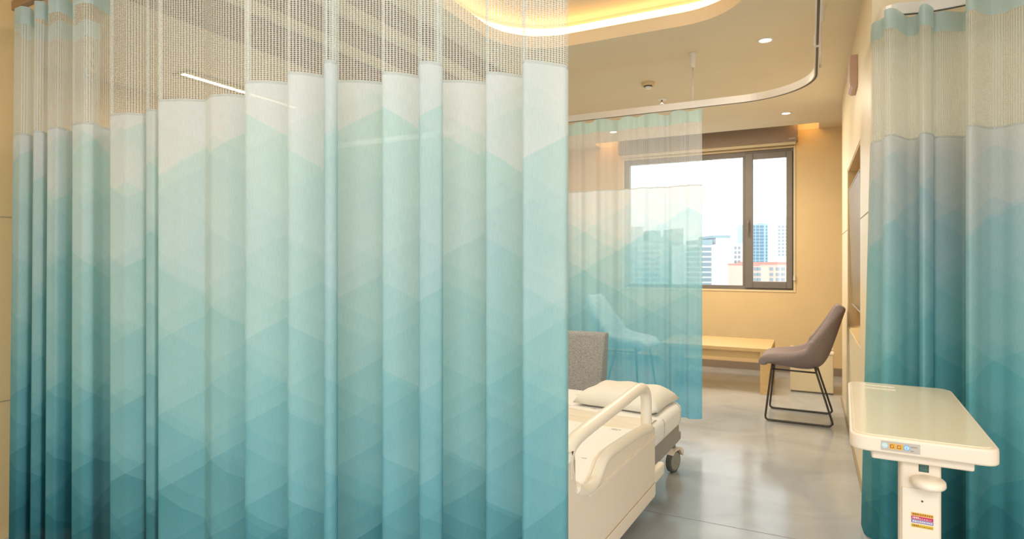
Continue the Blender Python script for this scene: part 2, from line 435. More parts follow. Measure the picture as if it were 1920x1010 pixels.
def hanger(parent, x, y):
    bm = NB(); tube(bm, [(x, y, TZ + .03), (x, y, CEIL - .09)], .006, 8)
    h = obj('hanger_rod', bm, M['rail'], parent, smooth=True)
    bm = NB(); lathe(bm, [(.012, CEIL - .10), (.018, CEIL - .09), (.026, CEIL - .006), (.032, CEIL - .004), (.032, CEIL)], 16, center=(x, y, 0))
    obj('ceiling_cup', bm, M['white'], h, smooth=False)
R_ = .46; cxr, cyr = .03 - R_, 4.32 - R_
path = [(-4.9, 4.32), (-3, 4.32), (-1.5, 4.32)] + [(cxr + R_ * math.sin(a), cyr + R_ * math.cos(a)) for a in [PI / 2 * i / 20 for i in range(21)]] + [(.03, 3), (.03, 1.6), (.03, .3)]
tr = thing('curtain_track', 'white curtain track on ceiling rods rounding the bed bay', 'curtain track', (0, 0, 0))
bm = NB(); sweep(bm, path, TZ, TZ + .048, .026); obj('rail', bm, M['rail'], tr)
bm = NB(); sweep(bm, path, TZ - .0015, TZ + .004, .011); obj('glide_channel', bm, M['railside'], tr)
bm = NB()
sweep(bm, [(.03, 3.335), (.03, 3.365)], TZ - .003, TZ + .051, .032); obj('joint_sleeve', bm, M['rail'], tr)
hx, hy = PXY(1299.5, 4.19); hanger(tr, hx, 4.32); hanger(tr, .05, 3.84)
hanger(tr, -2.9, 4.32)
for o_ in (tr,): pass

# ------------------------------------------------------------------ curtains
def smooth_path(pts, step=.006, sig=.010):
    pts = [Vector(p) for p in pts]; out = []
    for a, b_ in zip(pts, pts[1:]):
        n = max(1, int((b_ - a).length / step))
        for i in range(n): out.append(a.lerp(b_, i / n))
    out.append(pts[-1])
    r = int(3 * sig / step); w = [math.exp(-.5 * (i * step / sig) ** 2) for i in range(-r, r + 1)]
    res = []
    for i in range(len(out)):
        s = Vector((0, 0)); W = 0
        for k, ww in zip(range(-r, r + 1), w):
            j = min(max(i + k, 0), len(out) - 1); s += out[j] * ww; W += ww
        res.append(s / W)
    return res
def sheet(path, z0, z1, rows, lean=None, scallop=0, pitch=.22):
    """an upright cloth along path; returns a bmesh with uv in metres"""
    bm = bmesh.new(); uvl = bm.loops.layers.uv.new('UVMap')
    us = [0.0]
    for a, b_ in zip(path, path[1:]): us.append(us[-1] + (b_ - a).length)
    grid = []
    for r in range(rows + 1):
        z = z0 + (z1 - z0) * r / rows; row = []
        for i, p in enumerate(path):
            q = Vector((p.x, p.y))
            if lean: q = q + lean(i, p, z, us[i])
            dz = scallop * math.sin(PI * us[i] / pitch) ** 2 if r == rows else 0
            row.append(bm.verts.new((q.x, q.y, z - dz)))
        grid.append(row)
    for r in range(rows):
        for i in range(len(path) - 1):
            f = bm.faces.new((grid[r][i], grid[r][i + 1], grid[r + 1][i + 1], grid[r + 1][i]))
            for l, (ii, rr) in zip(f.loops, ((i, r), (i + 1, r), (i + 1, r + 1), (i, r + 1))):
                l[uvl].uv = (us[ii], z0 + (z1 - z0) * rr / rows)
    return bm
def curtain(label, path, ztop, zhem, zbot, cloth, net, tape, lean=None, name='privacy_curtain', tape_h=.075, scallop=0):
    o = thing(name, label, 'curtain', (path[len(path) // 2].x, path[len(path) // 2].y, zbot))
    inv = Matrix.Translation(-o.location)
    def add(nm, bm, m_):
        bmesh.ops.transform(bm, matrix=inv, verts=bm.verts)
        return obj(nm, bm, m_, o, smooth=True, recalc=False)
    add('printed_cloth', sheet(path, zbot, zhem, 14, lean), cloth)
    add('mesh_panel', sheet(path, zhem, ztop - tape_h, 4, lean), net)
    add('heading_tape', sheet(path, ztop - tape_h, ztop, 1, lean, scallop), tape)
    # stitched hem where cloth and netting meet
    off = [p - Vector((-SN, CS)) * .0015 for p in path]
    bm = sheet(off, zhem - .006, zhem + .003, 1, lean)
    add('seam_band', bm, plain_cloth('seam_band_cloth', srgb(214, 218, 214), .3, .4))
    return o
HEM = 1.79
near = [(190, 2.7), (160, 2.63), (140, 2.72), (112, 2.64), (92, 2.72), (68, 2.66), (50, 2.7), (42, 2.64), (27, 2.55), (27, 2.53), (40, 2.5), (58, 2.52), (66, 2.58), (64, 2.45), (84, 2.46), (93, 2.53), (90, 2.4), (108, 2.38), (126, 2.42), (141, 2.5), (136, 2.33), (155, 2.3), (174, 2.31), (192, 2.38), (213, 2.43), (206, 2.18), (235, 2.15), (270, 2.17), (280, 2.22), (273, 2.11), (290, 2.1), (304, 2.15), (296, 1.985), (340, 1.97), (384, 1.985), (396, 1.925), (425, 1.91), (456, 1.93), (469, 1.942), (467, 1.863), (458, 1.779), (467, 1.775), (494, 1.772), (530, 1.785), (543, 1.797), (541, 1.747), (538, 1.694), (547, 1.69), (570, 1.697), (602, 1.72), (615, 1.732), (613, 1.665), (606, 1.594), (615, 1.59), (619, 1.59), (632, 1.605), (634, 1.635), (620, 1.688), (620, 1.765), (644, 1.77), (672, 1.769), (709, 1.785), (722, 1.797), (720, 1.747), (715, 1.694), (724, 1.69), (747, 1.697), (778, 1.72), (791, 1.732), (789, 1.67), (784, 1.604), (793, 1.6), (807, 1.602), (829, 1.62), (831, 1.65), (817, 1.695), (817, 1.765), (841, 1.77), (868, 1.769), (904, 1.785), (917, 1.797), (915, 1.747), (909, 1.694), (918, 1.69), (941, 1.697), (973, 1.72), (986, 1.732), (984, 1.665), (978, 1.594), (987, 1.59), (1020, 1.605), (1062, 1.635), (1066, 1.66)]
npath = smooth_path([PXY(*p) for p in near], sig=.007)
lv = Vector((-CS, -SN))
def near_lean(i, p, z, u):
    f = max(0, min(1, 1 - (u - 0) / 1.9))
    return lv * (.035 * f * max(0, (2.3 - z)) / 2.0)
M['near_cloth'] = cloth_mat('near_curtain_print', .03, .47, .25, .10)
M['bed_cloth'] = cloth_mat('bed_curtain_print', .18, .62, .30, .31, transl=.5, bluer=True)
M['side_cloth'] = cloth_mat('side_curtain_print', .05, .55, .29, .22, side=True)
M['near_net'] = net_mat('near_curtain_netting', srgb(224, 231, 229))
M['bed_net'] = net_mat('bed_curtain_netting', srgb(232, 240, 246), thread=.30)
M['side_net'] = net_mat('side_curtain_netting', srgb(230, 236, 232))
M['tape'] = plain_cloth('teal_heading_tape', srgb(206, 226, 228), .06, .5)
M['bedtape'] = plain_cloth('bed_heading_tape', srgb(186, 222, 226), .32, .5)
curtain('large teal ombre privacy curtain filling the left half, netting along its top', npath, TZ - .005, HEM, .03,
        M['near_cloth'], M['near_net'], M['tape'], near_lean)
# the bed curtain hangs under the bed bay track
bp = []
x = -2.35
while x < -.69:
    ph = (x + .69) / .33 * 2 * PI
    bp.append(Vector((x + .006 * math.sin(2 * ph), 4.32 + .020 * math.sin(ph) + .011 * math.sin(2.7 * ph + 1) + .006 * math.sin(5.3 * ph)))); x += .008
bp += [Vector((-.69, 4.322)), Vector((-.684, 4.338))]
curtain('sheer teal privacy curtain drawn part way across in front of the window', bp, TZ - .002, HEM, .14,
        M['bed_cloth'], M['bed_net'], M['bedtape'], None, tape_h=.10, scallop=.022)
side = [(1632, 2.90), (1634, 2.80), (1640, 2.76), (1652, 2.74), (1660, 2.70), (1657, 2.64), (1668, 2.61), (1680, 2.62), (1690, 2.66), (1700, 2.71), (1712, 2.71), (1722, 2.68), (1724, 2.60), (1732, 2.565), (1742, 2.58),
        (1751, 2.62), (1749, 2.70), (1744, 2.72), (1752, 2.66), (1770, 2.645), (1790, 2.65), (1808, 2.66), (1816, 2.60), (1810, 2.46), (1818, 2.42), (1830, 2.425), (1842, 2.46),
        (1858, 2.48), (1880, 2.46), (1902, 2.41), (1922, 2.38), (1945, 2.40), (1965, 2.46), (1985, 2.48), (2010, 2.38), (2040, 2.34), (2070, 2.40), (2100, 2.42), (2140, 2.32)]
spath = smooth_path([PXY(p, q * .965) for p, q in side], sig=.009)
def side_lean(i, p, z, u):
    f = max(0, 1 - u / .5)
    return lv * (.045 * f * max(0, 1.9 - z) / 1.9)
curtain('teal ombre privacy curtain hanging on the right behind the overbed table', spath, TZ - .005, HEM, .010,
        M['side_cloth'], M['side_net'], M['tape'], side_lean, tape_h=.085)
st = thing('curtain_track', 'short curved curtain track above the right hand curtain', 'curtain track', (0, 0, 0))
tp = [PXY(*p) for p in ((1648, 2.80), (1650, 2.72), (1656, 2.65), (1672, 2.61), (1700, 2.60), (1740, 2.58), (1800, 2.52), (1860, 2.45), (1940, 2.42), (2060, 2.38), (2140, 2.32))]
tp = smooth_path(tp, .02, .03)
bm = NB(); sweep(bm, [(p.x, p.y) for p in tp], TZ, TZ + .048, .026); obj('rail', bm, M['rail'], st)
bm = NB(); sweep(bm, [(p.x, p.y) for p in tp], TZ - .0015, TZ + .004, .011); obj('glide_channel', bm, M['railside'], st)
nt_ = thing('curtain_track', 'curtain track above the large left hand curtain, its far end by the tan wall', 'curtain track', (0, 0, 0))
tp = smooth_path([PXY(*p) for p in ((24, 2.58), (60, 2.48), (110, 2.38), (180, 2.28), (240, 2.17), (330, 2.0), (430, 1.86), (540, 1.73), (700, 1.70), (900, 1.69), (1070, 1.66), (1200, 1.6))], .03, .05)
bm = NB(); sweep(bm, [(p.x, p.y) for p in tp], TZ, TZ + .04, .024); obj('rail', bm, mat('bronze_track', (.35, .20, .10, 1), .5), nt_)

# ------------------------------------------------------------------ ceiling fittings
def downlight(px, py, label):
    d = (CEIL - EYE) * FOC / (HY - py); v = P(px, py, d)
    o = thing('downlight', label, 'downlight', (v.x, v.y, CEIL))
    bm = NB(); seg = 32
    prof = [(.036, -.001), (.040, -.006), (.052, -.005), (.054, 0), (.054, .001)]
    rings = [[bm.verts.new((r * math.cos(2 * PI * j / seg), r * math.sin(2 * PI * j / seg), h)) for j in range(seg)] for r, h in prof]
    for a, b_ in zip(rings, rings[1:]):
        for j in range(seg): bm.faces.new((a[j], a[(j + 1) % seg], b_[(j + 1) % seg], b_[j]))
    obj('trim_ring', bm, M['white'], o, smooth=True)
    bm = NB(); lathe(bm, [(.0375, -.003), (.0375, 0)], 24); obj('lamp', bm, M['lamp'], o)
    light('SPOT', 'downlight_beam', (v.x, v.y, CEIL - .012), 26, (1, .86, .66), .03, spot=math.radians(125), blend=.8)
    return o
downlight(1435, 75, 'nearest lit ceiling downlight, inside the curve of the curtain track')
downlight(1474, 212, 'lit ceiling downlight between the curtain track and the blind box')
downlight(1150, 247, 'lit ceiling downlight seen through the netting of the bed curtain')
v = P(1215, 158, (CEIL - EYE) * FOC / (HY - 155))
o = thing('smoke_detector', 'round smoke detector on the ceiling above the bed curtain', 'smoke detector', (v.x, v.y, CEIL))
bm = NB(); lathe(bm, [(.052, 0), (.052, -.018), (.046, -.028)], 28); obj('base', bm, mat('detector_base', (.70, .52, .30, 1), .5), o, smooth=False)
bm = NB(); lathe(bm, [(.030, -.028), (.030, -.040), (.022, -.050), (.008, -.053)], 24); obj('sensor_head', bm, M['white'], o)
bm = NB(); lathe(bm, [(.0335, -.029), (.0335, -.036)], 24); obj('vent_ring', bm, M['dark'], o)
v = P(1241, 190, (CEIL - EYE) * FOC / (HY - 186))
o = thing('ceiling_sprinkler', 'small fire sprinkler on the ceiling beside the smoke detector', 'sprinkler', (v.x, v.y, CEIL))
bm = NB(); lathe(bm, [(.042, 0), (.040, -.006), (.012, -.010)], 24); obj('escutcheon', bm, M['white'], o)
bm = NB(); lathe(bm, [(.008, -.008), (.008, -.026), (.004, -.03), (.004, -.042)], 12)
lathe(bm, [(.014, -.042), (.014, -.045)], 16); obj('nozzle', bm, mat('sprinkler_metal', (.30, .22, .16, 1), .35, metal=.8), o)
# far bay strip light, and added brown strips for shade bands behind the netting
bm = NB()
a = P(345, 135, (CEIL - EYE) * FOC / (HY - 135)); b_ = P(470, 175, (CEIL - EYE) * FOC / (HY - 175))
xl = (a.x + b_.x) / 2
o = thing('linear_light', 'thin bright strip light on the ceiling seen through the left netting', 'light', (xl, (a.y + b_.y) / 2, CEIL))
hl = (b_.y - a.y) / 2
bm = NB(); box(bm, -.10, .10, -hl - .02, hl + .6, -.012, 0); obj('housing', bm, mat('lamp_housing', (.55, .42, .20, 1), .5), o)
bm = NB(); box(bm, -.022, .022, -hl, hl + .5, -.016, -.012); obj('lamp', bm, M['linear'], o)
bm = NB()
for (x0, x1, lab) in ((-3.36, -2.96, 'wide added shade strip on the ceiling seen through the left part of the near netting'),
                      (-2.74, -2.52, 'added shade strip on the ceiling seen through the middle of the near netting'),
                      (-2.30, -2.13, 'narrow added shade strip on the ceiling beside the lit recess, seen through the netting')):
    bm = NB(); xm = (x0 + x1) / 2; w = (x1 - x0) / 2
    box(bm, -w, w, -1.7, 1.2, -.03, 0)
    o = tag(obj('shade_strip', bm, M['shadestrip']), lab, 'ceiling strip', 'added shade strips'); o.location = (xm, 3.0, CEIL)

# ------------------------------------------------------------------ blind, television, wall box
bl = thing('blind_box', 'taupe roller blind box above the window', 'blind', ((WX0 + WX1) / 2, YB, 2.55))
bx0, bx1 = WX0 - .03 - bl.location.x, WX1 + .045 - bl.location.x
bm = NB(); box(bm, bx0, bx1, -.16, -.012, .03, CEIL + .085 - 2.55); obj('cassette', bm, M['blind'], bl, bevel=.004)
bm = NB(); box(bm, bx0 + .02, bx1 - .02, -.11, -.085, .0, .03); obj('bottom_bar', bm, M['reveal'], bl, bevel=.003)
bm = NB(); box(bm, bx1 - .09, bx1 - .025, -.166, -.159, .045, .06); obj('badge', bm, M['silver'], bl)
bm = NB(); tube(bm, [(0, 0, .10), (0, 0, 1.59)], .0022, 6); cd = obj('pull_cord', bm, M['white'], bl); cd.location = (bx1 - .035, -.03, 1.0 - 2.55)
bm = NB(); lathe(bm, [(.004, .10), (.011, .09), (.013, .04), (.006, .03)], 12); obj('cord_weight', bm, M['white'], cd)

tv = thing('television', 'flat television tilted in the niche of the right wall', 'television', (XW + .034, 4.65, 1.36))
tvy = .60; tvz = .44
bm = NB(); box(bm, -.018, .018, -tvy, tvy, -tvz, tvz); o = obj('cabinet', bm, M['tvframe'], tv, bevel=.004); 
bm = NB(); box(bm, -.0195, -.018, -tvy + .015, tvy - .015, -tvz + .015, tvz - .015); obj('screen', bm, M['tv'], tv)
bm = NB(); box(bm, .018, .085, -.12, .12, -.12, .12); obj('bracket', bm, M['steel'], tv)
for z in (-tvz, tvz):
    bm = NB(); box(bm, -.020, -.0185, -tvy, tvy, z - .006 if z > 0 else z, z if z > 0 else z + .012); obj('bezel_strip', bm, M['silver'], tv)
tv.rotation_euler = (0, math.radians(-1.6), 0)
wb = thing('wall_box', 'small pinkish box high on the right wall', 'wall box', (XW, 4.30, 2.42))
bm = NB(); prism(bm, [(-.042, .10), (-.042, -.085), (-.026, -.10), (0, -.10), (0, .10)], -.11, .11, 'y'); obj('casing', bm, M['pinkbox'], wb, bevel=.003)
bm = NB(); box(bm, -.0435, -.0415, -.09, .09, -.06, .08); obj('front_grille', bm, mat('grille_pink', (.55, .38, .32, 1), .6), wb)

# ------------------------------------------------------------------ shell chairs
def make_chair(label, fab):
    o = thing('shell_chair', label, 'chair')
    # profile from the front edge of the seat to the top of the back (forward, height)
    prof = [(.265, .430), (.262, .462), (.225, .470), (.12, .456), (.0, .440), (-.10, .436), (-.165, .458), (-.205, .52), (-.235, .60), (-.268, .70), (-.300, .80), (-.328, .885), (-.338, .915)]
    wing = None; half = [.205, .215, .225, .235, .24, .245, .245, .24, .225, .205, .185, .165, .150]
    wing = [.0, .012, .034, .066, .105, .145, .168, .165, .135, .095, .058, .027, .0]      # how far the sides come up/forward
    bm = NB(); rows = []; nT = 15
    for k, ((x, z), h, w) in enumerate(zip(prof, half, wing)):
        a, b2 = prof[max(k - 1, 0)], prof[min(k + 1, len(prof) - 1)]
        t = Vector((b2[0] - a[0], b2[1] - a[1])).normalized(); nrm = Vector((t.y, -t.x))
        if nrm.y < 0 and k < 6: nrm = -nrm
        if k >= 6 and nrm.x < 0: nrm = -nrm
        if 1 < k < 8: nrm = (nrm + Vector((.25, .9))).normalized()
        row = []
        for j in range(nT):
            s = -1 + 2 * j / (nT - 1); e = abs(s) ** 2.6
            row.append(bm.verts.new((x + nrm.x * w * e, h * s * (1 - .06 * e), z + nrm.y * w * e)))
        rows.append(row)
    for a, b2 in zip(rows, rows[1:]):
        for j in range(nT - 1): bm.faces.new((a[j], a[j + 1], b2[j + 1], b2[j]))
    sh = obj('seat_shell', bm, fab, o, smooth=True)
    sd = sh.modifiers.new('thick', 'SOLIDIFY'); sd.thickness = .074; sd.offset = 0
    su = sh.modifiers.new('sub', 'SUBSURF'); su.levels = 2; su.render_levels = 2
    r = .0085
    for sgn in (-1, 1):
        y0, y1 = .17 * sgn, .225 * sgn
        pts = [(.185, y0, .445), (.195, y0 * 1.05, .40), (.238, y1, .04)]
        pts += [(.236, y1, .022), (.222, y1, .0105), (.20, y1, .0095), (-.22, y1, .0095), (-.25, y1, .012), (-.268, y1, .03), (-.262, y1, .055), (-.15, y0 * 1.05, .40), (-.138, y0, .445)]
        bm = NB(); tube(bm, pts, r, 10); obj('leg_frame', bm, M['steel'], o, smooth=True)
    for x in (.19, -.148):
        bm = NB(); tube(bm, [(x, -.175, .415), (x, .175, .415)], r * .9, 10); obj('crossbar', bm, M['steel'], o, smooth=True)
    for y in (-.172, .172):
        bm = NB(); tube(bm, [(.192, y, .405), (-.15, y, .40)], r * .8, 8); obj('seat_support', bm, M['steel'], o, smooth=True)
    for x in (.2, -.22):
        for y in (-.225, .225):
            bm = NB(); box(bm, x - .014, x + .014, y - .009, y + .009, 0, .010); obj('glide', bm, M['rubber'], o)
    return o
c1 = make_chair('mauve grey upholstered shell chair on a black sled base beside the right wall', M['chairfab'])
c1.location = (-.095, 5.27, 0); c1.rotation_euler = (0, 0, PI - .02); c1.scale = (.92, .96, .99)
c2 = make_chair('pale grey shell chair seen through the sheer bed curtain left of the wooden table', M['palefab'])
c2.location = (-1.62, 5.62, 0); c2.rotation_euler = (0, 0, -.12)

# ------------------------------------------------------------------ wooden table
tx0, tx1, ty0, ty1 = -1.36, -.335, 6.03, 6.80
tb = thing('coffee_table', 'low light oak table under the window', 'table', ((tx0 + tx1) / 2, (ty0 + ty1) / 2, 0))
hx, hy = (tx1 - tx0) / 2, (ty1 - ty0) / 2
bm = NB(); box(bm, -hx, hx, -hy, hy, .395, .43); obj('tabletop', bm, M['wood'], tb, bevel=.003)
for sx in (-1, 1):
    for sy in (-1, 1):
        bm = NB(); box(bm, sx * hx - (.09 if sx > 0 else 0), sx * hx + (.09 if sx < 0 else 0), sy * hy - (.09 if sy > 0 else 0), sy * hy + (.09 if sy < 0 else 0), 0, .395)
        obj('leg', bm, M['wood'], tb, bevel=.003)
for sy in (-1, 1):
    bm = NB(); box(bm, -hx + .09, hx - .09, sy * (hy - .04) - .011, sy * (hy - .04) + .011, .325, .395); obj('apron', bm, M['wood'], tb)
for sx in (-1, 1):
    bm = NB(); box(bm, sx * (hx - .04) - .011, sx * (hx - .04) + .011, -hy + .09, hy - .09, .325, .395); obj('apron', bm, M['wood'], tb)
# box stool behind the chair
v = P(1526, 742, EYE * FOC / (738 - HY))
bs = thing('box_stool', 'cream box stool behind the shell chair by the right wall', 'stool', (v.x - .02, v.y + .20, 0))
bm = NB(); box(bm, -.185, .185, -.18, .18, .012, .37); obj('body', bm, mat('stool_cream', (.84, .70, .47, 1), .5), bs, bevel=.008)
bm = NB(); box(bm, -.19, .19, -.185, .185, .37, .395); obj('lid', bm, mat('stool_lid', (.88, .76, .55, 1), .5), bs, bevel=.006)
bm = NB(); box(bm, -.17, .17, -.165, .165, 0, .012); obj('plinth', bm, M['base'], bs)
v = bs.location
bm = NB(); bmesh.ops.create_icosphere(bm, subdivisions=3, radius=1)
for q_ in bm.verts:
    q_.co = Vector((q_.co.x * .085, q_.co.y * .075, max(-.0, .052 + q_.co.z * .052)))
o = tag(obj('folded_towel', bm, M['white'], smooth=True), 'small white rolled bundle on the cream box stool', 'towel'); o.location = (v.x + .09, v.y - .02, .395)

# ------------------------------------------------------------------ armchair behind the bed
ac = thing('armchair', 'grey woven armchair behind the head of the bed', 'armchair', (-1.64, 3.97, 0), .03)
bm = NB(); prism(bm, [(.0, .27), (-.04, .28), (.10, .72), (.12, .735), (.19, .735), (.205, .72), (.13, .27)], -.33, .33, 'x')
for f in list(bm.faces): pass
obj('backrest', bm, M['greyfab'], ac, bevel=.02)
bm = NB(); box(bm, -.33, .33, -.26, .14, .20, .28); obj('seat_base', bm, M['greyfab'], ac, bevel=.02)
bm = NB(); box(bm, -.27, .27, -.27, .01, .281, .34); obj('seat_cushion', bm, M['greyfab'], ac, bevel=.03)
for sx in (-1, 1):
    for y in (-.21, .10):
        bm = NB(); tube(bm, [(sx * .27, y, 0), (sx * .26, y, .20)], [.014, .02], 10); obj('leg', bm, M['wood'], ac, smooth=True)

# ------------------------------------------------------------------ bed
PHI = math.atan2(1590 - CX, FOC) - TH
A = P(1228, HY, 2.6); A.z = 0
bed = thing('hospital_bed', 'cream hospital bed with solid side rail and looped handle, printed sheet', 'bed', A, -PHI)
bv = Vector((math.sin(PHI), math.cos(PHI)))
def rp(px, py):
    """point of the side rail plane in bed coordinates (along, height)"""
    k = (px - CX) / FOC; ux, uy = k * CS - SN, k * SN + CS       # ground direction per metre of depth
    # A + t*bv = d*(ux,uy)
    det = ux * (-bv.y) - uy * (-bv.x)
    d = (A.x * (-bv.y) - A.y * (-bv.x)) / det; t = (ux * A.y - uy * A.x) / det
    return (t, EYE - (py - HY) / FOC * d)
t80 = rp(1080, 900)[0]; RE = -.93
# panel outline with the sunken grip
poly = [(0.0, rp(1228, 930)[1]), (0.0, rp(1228, 800)[1]), rp(1200, 812), rp(1165, 836), rp(1146, 849), rp(1135, 864), rp(1128, 884), rp(1120, 905), rp(1108, 921), rp(1093, 925), rp(1082, 915), rp(1079, 895), rp(1079, 862)]
zt = rp(1079, 838)[1]; zb = poly[0][1]
poly += [(t80 - .03, zt - .005), (t80 - .07, zt), (RE + .05, zt - .01), (RE, zt - .06), (RE, zb + .04), (RE + .04, zb), (-.04, zb)]
bm = NB(); prism(bm, poly, -.045, 0, 'x')
rail = obj('side_rail', bm, M['cream'], bed, bevel=.008)
# looped handle: post at the far end, bar running back, merging into the panel
bar = [rp(1221, 815), rp(1221, 770), rp(1221, 745), rp(1218, 731), rp(1211, 728), rp(1200, 735), rp(1160, 768), rp(1125, 795), rp(1100, 815), rp(1086, 829), rp(1077, 845), rp(1073, 868), rp(1073, 900)]
bm = NB(); pts = [(-.022, t, z) for t, z in bar]
def chaikin(pts, n=2):
    pts = [Vector(p) for p in pts]
    for _ in range(n):
        o_ = [pts[0]]
        for a, b2 in zip(pts, pts[1:]): o_ += [a.lerp(b2, .25), a.lerp(b2, .75)]
        pts = o_ + [pts[-1]]
    return pts
tube(bm, chaikin(pts), .0235, 14); obj('handle_bar', bm, M['creamlite'], rail, smooth=True)
lip = [rp(1222, 803), rp(1200, 812), rp(1165, 836), rp(1146, 849), rp(1135, 864), rp(1128, 884), rp(1120, 905), rp(1108, 919), rp(1093, 923), rp(1084, 915)]
bm = NB(); tube(bm, chaikin([(-.012, t, z) for t, z in lip]), .021, 12); obj('grip_edge', bm, M['creamlite'], rail, smooth=True)
zg = rp(1217, 826.7)[1]; zl = rp(1228, 903)[1]
bm = NB(); box(bm, -.001, .005, t80 + .11, -.004, zg - .005, zg + .003); obj('groove', bm, M['creamlite'], rail)
bm = NB(); box(bm, -.001, .004, RE + .02, -.002, zb + .01, zl - .004); obj('lower_band', bm, M['cream'], rail, bevel=.002)
bm = NB(); box(bm, -.001, .0012, RE + .02, -.002, zl - .004, zl); obj('band_joint', bm, M['groove'], rail)
bm = NB(); box(bm, -.034, -.002, -.01, .17, rp(1228, 920)[1] + .02, rp(1228, 886)[1]); obj('rail_bracket', bm, M['creamlite'], bed, bevel=.012)
# base, mattress, castors
MZ = .462
bm = NB(); box(bm, -.92, -.09, -.88, .80, .235, .335); obj('base_frame', bm, M['grey'], bed, bevel=.01)
def sheet_mat():
    m = mat('printed_sheet', (.84, .77, .66, 1), .8)
    nt = m.node_tree; k = N(nt); b = nt.nodes['Principled BSDF']
    tc = nt.nodes.new('ShaderNodeTexCoord'); mp = nt.nodes.new('ShaderNodeMapping'); mp.inputs['Scale'].default_value = (7.5, 13, 0)
    nt.links.new(tc.outputs['Object'], mp.inputs['Vector'])
    vo = nt.nodes.new('ShaderNodeTexVoronoi'); vo.inputs['Scale'].default_value = 1.0; vo.inputs['Randomness'].default_value = .7
    nt.links.new(mp.outputs[0], vo.inputs['Vector'])
    n = nt.nodes.new('ShaderNodeTexNoise'); n.inputs['Scale'].default_value = 120; nt.links.new(tc.outputs['Object'], n.inputs['Vector'])
    near_ = k.math('LESS_THAN', vo.outputs['Distance'], .22); spk = k.math('GREATER_THAN', n.outputs['Fac'], .46)
    f = k.math('MULTIPLY', k.math('MULTIPLY', near_, spk), .6)
    mx = nt.nodes.new('ShaderNodeMix'); mx.data_type = 'RGBA'
    mx.inputs['A'].default_value = (.92, .90, .86, 1); mx.inputs['B'].default_value = (.33, .33, .31, 1)
    nt.links.new(f, mx.inputs['Factor']); nt.links.new(mx.outputs['Result'], b.inputs['Base Color'])
    return m
bm = NB(); prism(bm, rrect(-.95, -.07, -.90, .82, .07, 5), .335, MZ, 'z'); obj('mattress', bm, sheet_mat(), bed, bevel=.035)
# folded blanket ridges across the sheet
for (y, w, h) in ((.30, .07, .018), (.20, .05, .014)):
    bm = NB(); rows = []
    for i in range(13):
        x = -.93 + .84 * i / 12; row = []
        for j in range(9):
            s = -1 + 2 * j / 8
            row.append(bm.verts.new((x, y + .04 * math.sin(x * 5) + w * s, MZ - .002 + h * (1 - s * s) * (1 - .5 * (abs(i - 6) / 6) ** 3))))
        rows.append(row)
    for a, b2 in zip(rows, rows[1:]):
        for j in range(8): bm.faces.new((a[j], a[j + 1], b2[j + 1], b2[j]))
    for (r0, idx) in ((rows[0], 0), (rows[-1], 8)): pass
    obj('sheet_fold', bm, M['creamlite'], bed, smooth=True)
wp = P(1262, 883, EYE * FOC / (884 - HY)); wl = Matrix.Rotation(PHI, 4, 'Z') @ (wp - A)
def castor(x, y):
    c = thing_child('castor', bed, (x, y, 0))
    return c
def thing_child(name, parent, loc):
    o = bpy.data.objects.new(name, None); C.objects.link(o); o.parent = parent; o.location = loc; o.empty_display_size = .05; return o
for (x, y) in ((wl.x, wl.y), (-.86, wl.y), (-.17, -.8), (-.86, -.8)):
    bm = NB(); lathe(bm, [(.058, -.017), (.066, -.012), (.066, .012), (.058, .017)], 28, 'x'); w1 = obj('castor_wheel', bm, M['rubber'], bed, smooth=False); w1.location = (x, y, .066); w1.rotation_euler = (0, 0, -.25)
    bm = NB(); lathe(bm, [(.05, -.019), (.054, -.016), (.054, .016), (.05, .019)], 28, 'x')
    lathe(bm, [(.014, -.023), (.016, -.019), (.016, .019), (.014, .023)], 16, 'x'); h = obj('hub', bm, M['hub'], w1)
    bm = NB(); prism(bm, [(-.05, .045), (-.02, .078), (.05, .075), (.078, .05), (.074, .02), (.06, .03), (.03, .068), (-.03, .062)], -.03, .03, 'x'); obj('fork_cover', bm, M['cream'], w1, bevel=.004)
    bm = NB(); tube(bm, [(x - .01, y + .01, .14), (x - .015, y + .015, .26)], .022, 12); obj('castor_stem', bm, M['hub'], bed, smooth=True)
for y in (wl.y + .01, -.8):
    bm = NB(); box(bm, -.9, -.13, y - .03, y + .03, .19, .24); obj('castor_beam', bm, M['grey'], bed, bevel=.008)
# lower chassis reaching back to the castors
for x in (-.2, -.82):
    bm = NB(); box(bm, x - .025, x + .025, -.84, wl.y + .03, .20, .235); obj('chassis_rail', bm, M['grey'], bed)
# pillow lies on the bed
bm = NB(); nx, ny = 22, 16; top, bot = [], []
for i in range(nx + 1):
    r1, r2 = [], []
    for j in range(ny + 1):
        s, t = -1 + 2 * i / nx, -1 + 2 * j / ny
        h = max(0, (1 - abs(s) ** 5)) ** .5 * max(0, (1 - abs(t) ** 4)) ** .5
        x_, y_ = (.235 * s) * (1 - .05 * (1 - abs(t))), .20 * t * (1 - .06 * (1 - abs(s)))
        wr = .004 * math.sin(9 * s + 4 * t) * h
        r1.append(bm.verts.new((x_, y_, .020 + .085 * h + wr))); r2.append(bm.verts.new((x_, y_, .020 - .020 * h)))
    top.append(r1); bot.append(r2)
for G in (top, bot):
    for i in range(nx):
        for j in range(ny): bm.faces.new((G[i][j], G[i + 1][j], G[i + 1][j + 1], G[i][j + 1]))
bmesh.ops.remove_doubles(bm, verts=bm.verts, dist=1e-5)
pl = tag(obj('pillow', bm, mat('cream_pillow_cotton', (.91, .86, .77, 1), .85, noise=.015), smooth=True), 'plump cream pillow at the head of the bed', 'pillow')
pw = A + Vector((-.33 * math.cos(PHI) + .60 * math.sin(PHI), .33 * math.sin(PHI) + .60 * math.cos(PHI), 0))
